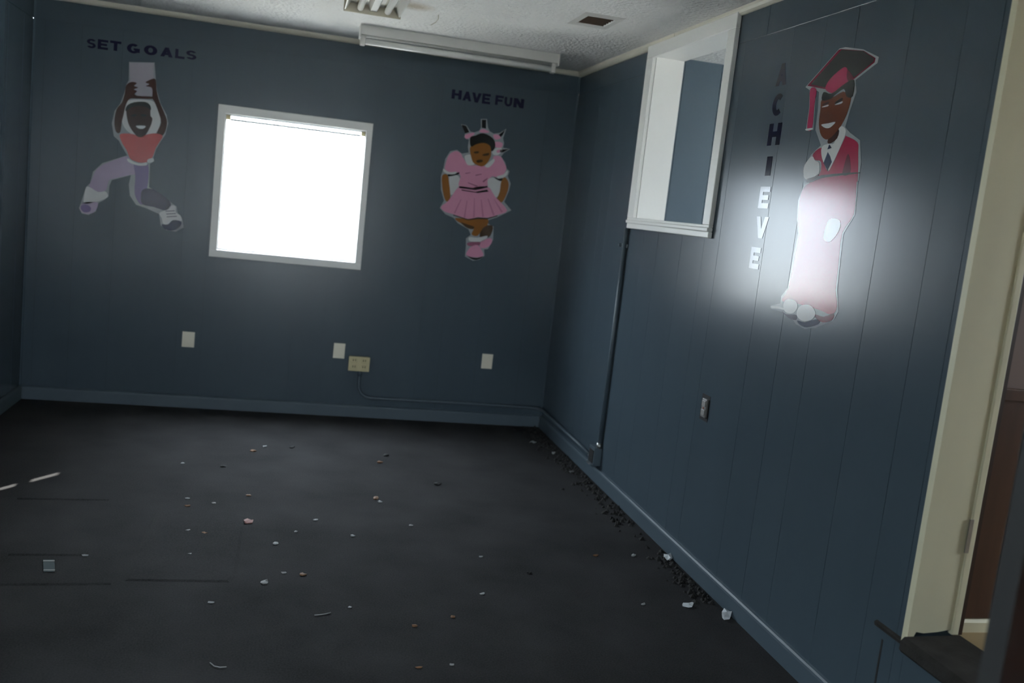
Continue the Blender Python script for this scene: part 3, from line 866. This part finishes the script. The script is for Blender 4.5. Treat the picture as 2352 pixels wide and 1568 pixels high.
# --- graduate on the right wall
g6 = ((1680, 90), 4.6125)
g7 = ((1680, 400), 4.1275)
A = Figure(P_right, on_right, *g6)
def from7(pts):   # lower photo crop into the upper one
    return [(((1680 + x / 4.1275) - 1680) * 4.6125, ((400 + y / 4.1275) - 90) * 4.6125) for x, y in pts]
upper = [(1146, 100), (1210, 84), (1400, 108), (1562, 188), (1548, 252), (1316, 432), (1324, 560), (1256, 760), (1206, 930), (1256, 988), (1364, 1070), (1376, 1300), (1350, 1500)]
lower = from7([(1202, 60), (1174, 385), (1064, 565), (1026, 900), (1006, 1100), (1016, 1300), (964, 1394), (800, 1456), (700, 1466), (616, 1424), (586, 1384), (486, 1306), (376, 1276), (376, 1242), (466, 1226), (474, 1156), (534, 1078), (586, 800), (634, 560), (624, 430), (634, 250), (684, 115)])
left = [(764, 1452), (774, 1340), (852, 1216), (950, 1124), (892, 960), (918, 740), (930, 560), (900, 540), (870, 960), (790, 968), (826, 720), (832, 540), (786, 508)]
base = A.add('graduate_sticker', upper + lower + left, i_border, 0, True)
tag(base, 'cartoon sticker of a graduate in crimson gown and mortarboard cap on the right wall', 'sticker')
A.add('cap_edge', [(1140, 112), (1165, 104), (1404, 122), (1530, 200), (1520, 246), (1304, 420), (1000, 530), (806, 494)], i_crimson_dk, 1, True)
A.add('cap_board', [(1172, 112), (1400, 126), (1516, 204), (1506, 238), (1298, 408), (1000, 512), (846, 478)], i_char, 2, True)
A.add('cap_band', [(1172, 312), (1222, 300), (1244, 352), (1302, 424), (1204, 474), (1112, 552), (1060, 572), (998, 522), (1052, 420)], i_magenta, 3)
A.add('cap_shade', [(1235, 330), (1262, 350), (1300, 420), (1250, 450), (1228, 400)], i_crimson_dk, 4)
A.add('tassel', [(838, 530), (902, 530), (882, 700), (858, 942), (806, 948), (832, 720)], i_magenta, 2)
A.add('tassel_end', [(790, 952), (862, 940), (852, 960), (800, 968)], i_white, 3)
A.add('gown', [(1222, 1028), (1338, 1092), (1346, 1200), (1344, 1430), (1334, 1520)] + from7([(1188, 80), (1162, 380), (1052, 560), (1012, 900), (990, 1100), (1002, 1250), (955, 1330), (820, 1280), (640, 1230), (482, 1200), (542, 1082), (600, 800), (644, 560), (634, 430), (652, 240), (694, 120)]) + [(930, 1440), (952, 1300), (888, 1280), (868, 1216), (956, 1150), (972, 1280), (1020, 1396), (1072, 1330), (1202, 1050)], i_crimson, 1)
A.add('arm_shade', [(1238, 1215), (1262, 1290), (1262, 1420), (1180, 1440), (1200, 1330)], i_crimson_dk, 2)
A.add('waist_fold', [(800, 1500), (960, 1440), (1330, 1410), (1332, 1424), (1100, 1452), (960, 1472), (830, 1520)], i_char, 3)
A.add('shirt_front', [(1148, 936), (1202, 938), (1204, 1024), (1066, 1338), (1022, 1380), (964, 1262), (962, 1142), (1040, 1106), (1092, 1100)], i_white, 2)
A.add('white_sleeve', [(856, 1240), (890, 1288), (932, 1310), (932, 1420), (882, 1460), (792, 1484), (768, 1420), (782, 1330)], i_white, 3)
A.add('hand', [(800, 1482), (880, 1458), (925, 1430), (915, 1460), (860, 1490)], i_skin_dark, 4)
A.add('neck', [(1028, 1066), (1140, 955), (1124, 1050), (1042, 1108)], i_skin_dark, 3)
A.add('tie', [(1042, 1114), (1066, 1150), (1022, 1168)], i_navy, 4, True)
A.add('tie', [(1026, 1196), (1050, 1240), (1068, 1300), (1022, 1392), (982, 1310)], i_navy, 4, True)
A.add('face', [(966, 634), (1060, 625), (1190, 555), (1235, 598), (1274, 608), (1224, 800), (1134, 960), (1030, 1062), (958, 1022), (932, 900), (948, 750)], i_brown, 4)
A.add('hair', [(984, 560), (1066, 578), (1200, 478), (1304, 432), (1288, 604), (1226, 606), (1196, 526), (1090, 600), (1060, 632), (966, 648)], i_char, 5)
A.add('eye', [(968, 716), (1032, 694), (1028, 711), (974, 723)], i_white, 5)
A.add('eye', [(1104, 692), (1182, 658), (1172, 682), (1116, 696)], i_white, 5)
A.add('brow', [(975, 690), (1035, 665), (1032, 682), (978, 704)], i_skin_dark, 5)
A.add('brow', [(1110, 665), (1180, 622), (1178, 650), (1112, 684)], i_skin_dark, 5)
A.add('smile', [(958, 906), (1030, 892), (1108, 878), (1052, 936), (1000, 940)], i_white, 5)
A.add('glove', from7([(930, 430), (1010, 425), (1040, 470), (1010, 560), (940, 640), (880, 620), (890, 530)]), i_white, 3)  # plain white oval laid over the gown
A.add('shoe', from7([(495, 1250), (510, 1200), (560, 1185), (610, 1200), (632, 1250), (600, 1310), (550, 1318), (510, 1298)]), i_white, 3)
A.add('shoe', from7([(622, 1320), (650, 1255), (710, 1235), (770, 1255), (800, 1320), (770, 1375), (700, 1392), (648, 1372)]), i_white, 4)
A.add('shoe_sole', from7([(480, 1296), (520, 1326), (600, 1330), (622, 1345), (612, 1382), (540, 1360)]), i_purple_dk, 2)
A.add('shoe_sole', from7([(628, 1386), (700, 1402), (800, 1375), (840, 1390), (820, 1425), (720, 1450), (650, 1424)]), i_navy, 3)
A.add('gown_hem', from7([(800, 1330), (880, 1350), (972, 1318), (955, 1384), (870, 1404), (810, 1370)]), i_crimson_dk, 3)
A.add('lace', from7([(380, 1248), (440, 1252), (495, 1268), (500, 1284), (440, 1274), (380, 1268)]), i_white, 2)

# --- letters
T = 0.32          # stroke width of the chunky letters, in units of the letter box
def ell(cx, cy, rx, ry, a0, a1, n=12, tx=T, ty=0.25):
    q = []
    for i in range(n):
        b = [math.radians(a0 + (a1 - a0) * (i + k) / n) for k in (0, 1)]
        o = [(cx + rx * math.cos(x), cy + ry * math.sin(x)) for x in b]
        w = [(cx + (rx - tx) * math.cos(x), cy + (ry - ty) * math.sin(x)) for x in b]
        q.append((o[0], o[1], w[1], w[0]))
    return q
def bar(x0, x1, y0, y1):
    return [((x0, y0), (x1, y0), (x1, y1), (x0, y1))]
def slant(x0, x1, w):      # from the bottom (x0) to the top (x1)
    return [((x0, 0), (x0 + w, 0), (x1 + w, 1), (x1, 1))]
GLYPH = {
    'E': bar(0, T, 0, 1) + bar(T, 1, 0, 0.24) + bar(T, 0.9, 0.39, 0.61) + bar(T, 1, 0.76, 1),
    'F': bar(0, T, 0, 1) + bar(T, 0.88, 0.37, 0.60) + bar(T, 1, 0.76, 1),
    'T': bar(0, 1, 0.75, 1) + bar(0.5 - T / 2, 0.5 + T / 2, 0, 0.75),
    'L': bar(0, T, 0, 1) + bar(T, 1, 0, 0.25),
    'H': bar(0, T, 0, 1) + bar(1 - T, 1, 0, 1) + bar(T, 1 - T, 0.38, 0.63),
    'I': bar(0, 1, 0, 1),
    'A': slant(0, 0.36, T) + [((1 - T, 0), (1, 0), (0.64, 1), (0.35, 1))] + bar(0.25, 0.75, 0.20, 0.42),
    'V': [((0.35, 0), (0.64, 0), (T, 1), (0, 1))] + slant(0.36, 1 - T, T),
    'N': bar(0, T, 0, 1) + bar(1 - T, 1, 0, 1) + [((1 - T * 1.2, 0), (1, 0), (T * 1.2, 1), (0, 1))],
    'U': bar(0, T, 0.45, 1) + bar(1 - T, 1, 0.45, 1) + ell(0.5, 0.45, 0.5, 0.45, 180, 360),
    'O': ell(0.5, 0.5, 0.5, 0.5, 0, 360, 20),
    'C': ell(0.5, 0.5, 0.5, 0.5, 48, 312, 16),
    'G': ell(0.5, 0.5, 0.5, 0.5, 48, 330, 16) + bar(0.52, 1, 0.34, 0.54) + bar(0.76, 1, 0.12, 0.36),
    'S': ell(0.5, 0.70, 0.5, 0.30, 25, 270, 12, T, 0.2) + ell(0.5, 0.30, 0.5, 0.30, 90, -155, 12, T, 0.2),
}
def glyph(ch):
    vs, fs = [], []
    for q in GLYPH[ch]:
        fs.append(tuple(range(len(vs), len(vs) + 4)))
        vs += list(q)
    return vs, fs

def letter(ch, P, u0, u1, z0, z1, label, group):
    vs, fs = glyph(ch)
    bm = bmesh.new()
    bv = [bm.verts.new(P(u0 + (u1 - u0) * x, z0 + (z1 - z0) * y, 0.0012 + 0.00003 * (i // 4))) for i, (x, y) in enumerate(vs)]
    for f in fs:
        try: bm.faces.new([bv[i] for i in f])
        except ValueError: pass
    ext = bmesh.ops.extrude_face_region(bm, geom=list(bm.faces))
    off = P(0, 0, 0.0001) - P(0, 0, 0.0012)
    bmesh.ops.translate(bm, verts=[e for e in ext['geom'] if isinstance(e, bmesh.types.BMVert)], vec=off)
    o = link('letter_sticker', bm, i_letter)
    return tag(o, label, 'letter', group)

def word_back(items, phrase, group):
    for ch, x0, x1, y0, y1, desc in items:
        xm, ym = (x0 + x1) / 2, (y0 + y1) / 2
        h = y1 - y0 - 2.5      # the box of a letter tilted with the camera is a little too tall
        ua, _ = on_back(x0 + 0.5, ym); ub, _ = on_back(x1 - 0.5, ym)
        _, zt = on_back(xm, ym - h / 2); _, zb = on_back(xm, ym + h / 2)
        letter(ch, P_back, ua, ub, zb, zt, desc, group)

word_back([
    ('S', 199, 221, 88, 112, 'navy vinyl letter S that begins the word SET'),
    ('E', 224, 249, 90, 115, 'navy vinyl letter E in the middle of the word SET'),
    ('T', 252, 279, 93, 118, 'navy vinyl letter T that ends the word SET'),
    ('G', 291, 322, 99, 124, 'navy vinyl letter G that begins the word GOALS'),
    ('O', 330, 362, 103, 128, 'navy vinyl letter O in the word GOALS'),
    ('A', 368, 398, 108, 132, 'navy vinyl letter A in the middle of the word GOALS'),
    ('L', 402, 425, 112, 136, 'navy vinyl letter L in the word GOALS'),
    ('S', 427, 452, 115, 138, 'navy vinyl letter S that ends the word GOALS')], 'SET GOALS', 'letters above the leaping boy')
word_back([
    ('H', 1037, 1061, 205, 229, 'navy vinyl letter H that begins the word HAVE'),
    ('A', 1062, 1084, 209, 233, 'navy vinyl letter A in the word HAVE'),
    ('V', 1083, 1106, 212, 237, 'navy vinyl letter V in the word HAVE'),
    ('E', 1107, 1127, 214, 240, 'navy vinyl letter E that ends the word HAVE'),
    ('F', 1137, 1157, 218, 243, 'navy vinyl letter F that begins the word FUN'),
    ('U', 1158, 1177, 222, 246, 'navy vinyl letter U in the middle of the word FUN'),
    ('N', 1179, 1204, 225, 249, 'navy vinyl letter N that ends the word FUN')], 'HAVE FUN', 'letters above the girl in pink')

def word_right(items, group):
    for ch, x0, x1, y0, y1, desc in items:
        xm, ym = (x0 + x1) / 2, (y0 + y1) / 2
        h = (y1 - y0) - 3
        w = max(9.0, (x1 - x0) - 0.14 * h)
        ua, _ = on_right(xm - w / 2, ym); ub, _ = on_right(xm + w / 2, ym)
        _, zt = on_right(xm, ym - h / 2); _, zb = on_right(xm, ym + h / 2)
        letter(ch, P_right, ua, ub, zb, zt, desc, group)
word_right([
    ('A', 1782, 1812, 145, 197, 'navy vinyl letter A at the top of the vertical word ACHIEVE'),
    ('C', 1772, 1803, 214, 267, 'navy vinyl letter C, second from the top of the word ACHIEVE'),
    ('H', 1762, 1797, 282, 335, 'navy vinyl letter H, third from the top of the word ACHIEVE'),
    ('I', 1757, 1775, 358, 405, 'navy vinyl letter I, fourth from the top of the word ACHIEVE'),
    ('E', 1741, 1771, 427, 480, 'shiny vinyl letter E right below the I of the word ACHIEVE'),
    ('V', 1732, 1767, 496, 549, 'shiny vinyl letter V near the bottom of the word ACHIEVE'),
    ('E', 1720, 1749, 566, 619, 'shiny vinyl letter E at the bottom of the vertical word ACHIEVE')], 'letters beside the graduate')

# ------------------------------------------------------------------ floor: seams, patch and litter
bm = bmesh.new()
x0, x1, y0, y1 = -2.29, -1.925, -2.795, -2.06
ring = [(x0, y0), (x1 - 0.02, y0), (x1, y0 + 0.05), (x1, y1 - 0.02), (x1 - 0.03, y1), (x0, y1)]
a = [bm.verts.new((x, y, 0.0045)) for x, y in ring]; b = [bm.verts.new((x + (0.012 if x < -2.1 else -0.012) * -1, y + (0.012 if y < -2.4 else -0.012) * -1, 0.0002)) for x, y in ring]
bm.faces.new(a)
for i in range(6): bm.faces.new((a[i], b[i], b[(i + 1) % 6], a[(i + 1) % 6]))
cpch = link('carpet_patch', bm, m_carpet)
tag(cpch, 'square patch of charcoal carpet let into the floor, its edges barely raised', 'carpet patch')
def seam(p, q):
    (xa, ya), (xb, yb) = on_floor(*p), on_floor(*q)
    d = Vector((xb - xa, yb - ya, 0)).normalized(); n = Vector((-d.y, d.x, 0))
    bm = bmesh.new()
    A = Vector((xa, ya, 0)); Bv = Vector((xb, yb, 0))
    pr = [(-0.012, 0.0002), (-0.003, 0.005), (0.003, 0.005), (0.010, 0.0002)]
    va = [bm.verts.new(A + n * s + Vector((0, 0, h))) for s, h in pr]
    vb = [bm.verts.new(Bv + n * s + Vector((0, 0, h))) for s, h in pr]
    for i in range(3): bm.faces.new((va[i], vb[i], vb[i + 1], va[i + 1]))
    link('carpet_seam', bm, m_carpet, floor)
seam((-40, 1342), (255, 1340))
seam((20, 1273), (200, 1274))
seam((40, 1145), (250, 1148))

m_pap = plain('white_paper', (0.62, 0.64, 0.66), rough=0.7)
m_fleck = plain('dingy_paper', (0.30, 0.31, 0.31), rough=0.7)
m_papg = plain('grey_paper', (0.26, 0.26, 0.26), rough=0.7)
m_leaf = plain('brown_leaf', (0.17, 0.085, 0.04), rough=0.7)
m_leafr = plain('reddish_leaf', (0.30, 0.15, 0.13), rough=0.7)
m_dk = plain('dark_lint', (0.012, 0.012, 0.012), rough=0.9)
m_card = plain('cloudy_plastic', (0.10, 0.12, 0.125), rough=0.25)

def flake(px, py, wpx, hpx, mat, name, label, cat, group=None, crumple=0.35, n=7, seed=0):
    """a bent scrap lying on the carpet, sized from its pixels on the floor"""
    rnd = random.Random(int(px * 31 + py * 7 + seed))
    c = on_floor(px, py); e = on_floor(px + wpx / 2, py); f = on_floor(px, py - hpx / 2)
    C = Vector((c[0], c[1], 0))
    ax = (Vector((e[0], e[1], 0)) - C); ay = (Vector((f[0], f[1], 0)) - C)
    bm = bmesh.new()
    hgt = crumple * min(ax.length, ay.length) + 0.002
    mid = bm.verts.new(C + Vector((0, 0, 0.0025 + hgt * 0.8)))
    rim, low = [], []
    for i in range(n):
        t = 2 * math.pi * i / n + rnd.uniform(-0.25, 0.25)
        s = rnd.uniform(0.75, 1.1)
        p = C + ax * math.cos(t) * s + ay * math.sin(t) * s
        rim.append(bm.verts.new(p + Vector((0, 0, 0.0018 + rnd.uniform(0, hgt)))))
        low.append(bm.verts.new(C + (p - C) * 0.9 + Vector((0, 0, 0.0003))))
    for i in range(n):
        j = (i + 1) % n
        bm.faces.new((mid, rim[i], rim[j]))
        bm.faces.new((rim[i], low[i], low[j], rim[j]))
    bm.faces.new(low)
    return tag(link(name, bm, mat), label, cat, group)

FL = []
gp = 'pale paper flecks scattered on the carpet'
for px, py, w, h in [(431, 1145, 15, 3), (491, 1156, 13, 3), (431, 1219, 15, 4), (437, 1273, 16, 4), (633, 1249, 16, 5), (652, 1316, 16, 4), (420, 1064, 14, 3), (608, 1026, 12, 3),
                     (873, 1153, 14, 4), (725, 1195, 14, 4), (944, 1207, 14, 4), (810, 1231, 14, 4), (1107, 1364, 15, 5), (1038, 1527, 14, 4), (1105, 1279, 12, 3), (803, 1395, 12, 3),
                     (1455, 1276, 14, 5), (1477, 1388, 13, 4), (484, 1384, 20, 4), (680, 1221, 12, 3), (1224, 1016, 20, 4), (1272, 1041, 13, 5), (1313, 1084, 16, 4), (195, 1276, 20, 3)]:
    FL.append((px, py, w * 0.85, h * 0.85, m_fleck if (px + py) % 3 else m_papg, 'paper_fleck', 'tiny pale paper fleck on the dark carpet', gp))
gb = 'brown leaf crumbs scattered on the carpet'
for px, py, w, h in [(571, 1138, 16, 3), (470, 1225, 20, 4), (872, 1062, 16, 4), (863, 1145, 16, 6), (951, 1438, 16, 6), (962, 1533, 24, 4), (696, 1320, 18, 6), (1368, 1276, 16, 5), (581, 1036, 18, 4), (431, 1162, 16, 3), (1040, 1417, 14, 6)]:
    FL.append((px, py, w * 0.9, h * 0.9, m_leaf, 'leaf_crumb', 'small brown leaf crumb on the dark carpet', gb))
gd = 'dark lint tufts on the carpet'
for px, py, w, h in [(670, 1027, 16, 5), (513, 1071, 18, 5), (886, 1046, 16, 5), (1004, 1112, 18, 6), (1215, 1316, 12, 5)]:
    FL.append((px, py, w, h, m_dk, 'lint_tuft', 'small black tuft of lint on the carpet', gd))
ORD = 'first second third fourth fifth sixth seventh eighth ninth tenth eleventh twelfth thirteenth fourteenth fifteenth sixteenth seventeenth eighteenth nineteenth twentieth'.split()
def ordinal(k):
    return ORD[k] if k < 20 else 'twenty-' + ORD[k - 20]
for g in (gp, gb, gd):
    row = sorted([f for f in FL if f[7] == g], key=lambda f: f[0])
    for k, f in enumerate(row):
        where = 'leftmost of its kind' if k == 0 else 'rightmost of its kind' if k == len(row) - 1 else ordinal(k) + ' of its kind from the left'
        flake(f[0], f[1], f[2], f[3], f[4], f[5], f[6] + ', ' + where, 'litter', g)
flake(571, 1199, 26, 10, m_leafr, 'dry_leaf', 'reddish dry leaf scrap beside the carpet patch', 'leaf')
flake(608, 1338, 21, 9, m_papg, 'torn_label', 'small torn grey label in front of the carpet patch', 'litter')
flake(1533, 1283, 22, 13, m_pap, 'paper_scrap', 'crumpled white paper scrap against the right baseboard, the farther of two', 'paper', None, 0.9)
flake(1668, 1416, 26, 16, m_pap, 'paper_scrap', 'crumpled white paper scrap against the right baseboard, the nearer of two', 'paper', None, 0.9)
flake(1581, 1391, 28, 10, m_pap, 'paper_scrap', 'folded white paper scrap on open carpet away from the right baseboard', 'paper', None, 0.5)
# thread and clear card
xs = [on_floor(*p) for p in ((722, 1414), (735, 1413), (748, 1411), (760, 1408))]
tag(tube('thread', [(x, y, 0.003) for x, y in xs], 0.0016, m_papg, None, 6), 'short pale thread lying on the carpet in the foreground', 'thread')
xs = [on_floor(*p) for p in ((482, 1523), (492, 1531), (505, 1534), (520, 1533))]
tag(tube('thread', [(x, y, 0.003) for x, y in xs], 0.0016, m_papg, None, 6), 'curved pale thread on the carpet at the bottom edge', 'thread')
q = [on_floor(*p) for p in ((99, 1287), (125, 1287), (126, 1313), (100, 1313))]
bm = bmesh.new()
a = [bm.verts.new((x, y, 0.004)) for x, y in q]; b = [bm.verts.new((x, y, 0.0005)) for x, y in q]
bm.faces.new(a); bm.faces.new(b)
for i in range(4): bm.faces.new((a[i], b[i], b[(i + 1) % 4], a[(i + 1) % 4]))
card = tag(link('plastic_card', bm, m_card), 'small square of cloudy clear plastic on the carpet at the left', 'plastic')
for f0 in (0.04, 0.86):
    bm = bmesh.new()
    L0, L1 = Vector((*q[3], 0.0)), Vector((*q[2], 0.0)); T0, T1 = Vector((*q[0], 0.0)), Vector((*q[1], 0.0))
    pa, pb = L0.lerp(T0, f0), L1.lerp(T1, f0)
    add_tube(bm, [pa + Vector((0, 0, 0.005)), pb + Vector((0, 0, 0.005))], 0.003, 6)
    link('edge_rib', bm, m_papg, card)

# crumbling dark debris that lines the right baseboard
bm = bmesh.new()
rnd = random.Random(5)
for i in range(520):
    t = rnd.random()
    y = -0.05 - 2.9 * t
    if -2.45 < y < -2.05 and rnd.random() < 0.85: continue
    x = -0.018 - abs(rnd.gauss(0, 0.055)) * (1.3 - 0.5 * t)
    s = rnd.uniform(0.005, 0.019)
    c = Vector((x - s, y, 0))
    n = 5
    topv = bm.verts.new(c + Vector((rnd.uniform(-s, s) * 0.4, rnd.uniform(-s, s) * 0.4, s * rnd.uniform(0.5, 1.2))))
    rr = [bm.verts.new(c + Vector((s * math.cos(2 * math.pi * k / n) * rnd.uniform(0.6, 1.0), s * 1.4 * math.sin(2 * math.pi * k / n) * rnd.uniform(0.6, 1.0), 0.0004))) for k in range(n)]
    for k in range(n):
        bm.faces.new((topv, rr[k], rr[(k + 1) % n]))
    bm.faces.new(rr)
deb = link('floor_debris', bm, plain('dark_crumbs', (0.009, 0.008, 0.007), rough=0.9, noise=0.6, scale=30))
deb['kind'] = 'stuff'
tag(deb, 'dark crumbs and leaf debris swept along the foot of the right wall', 'debris')
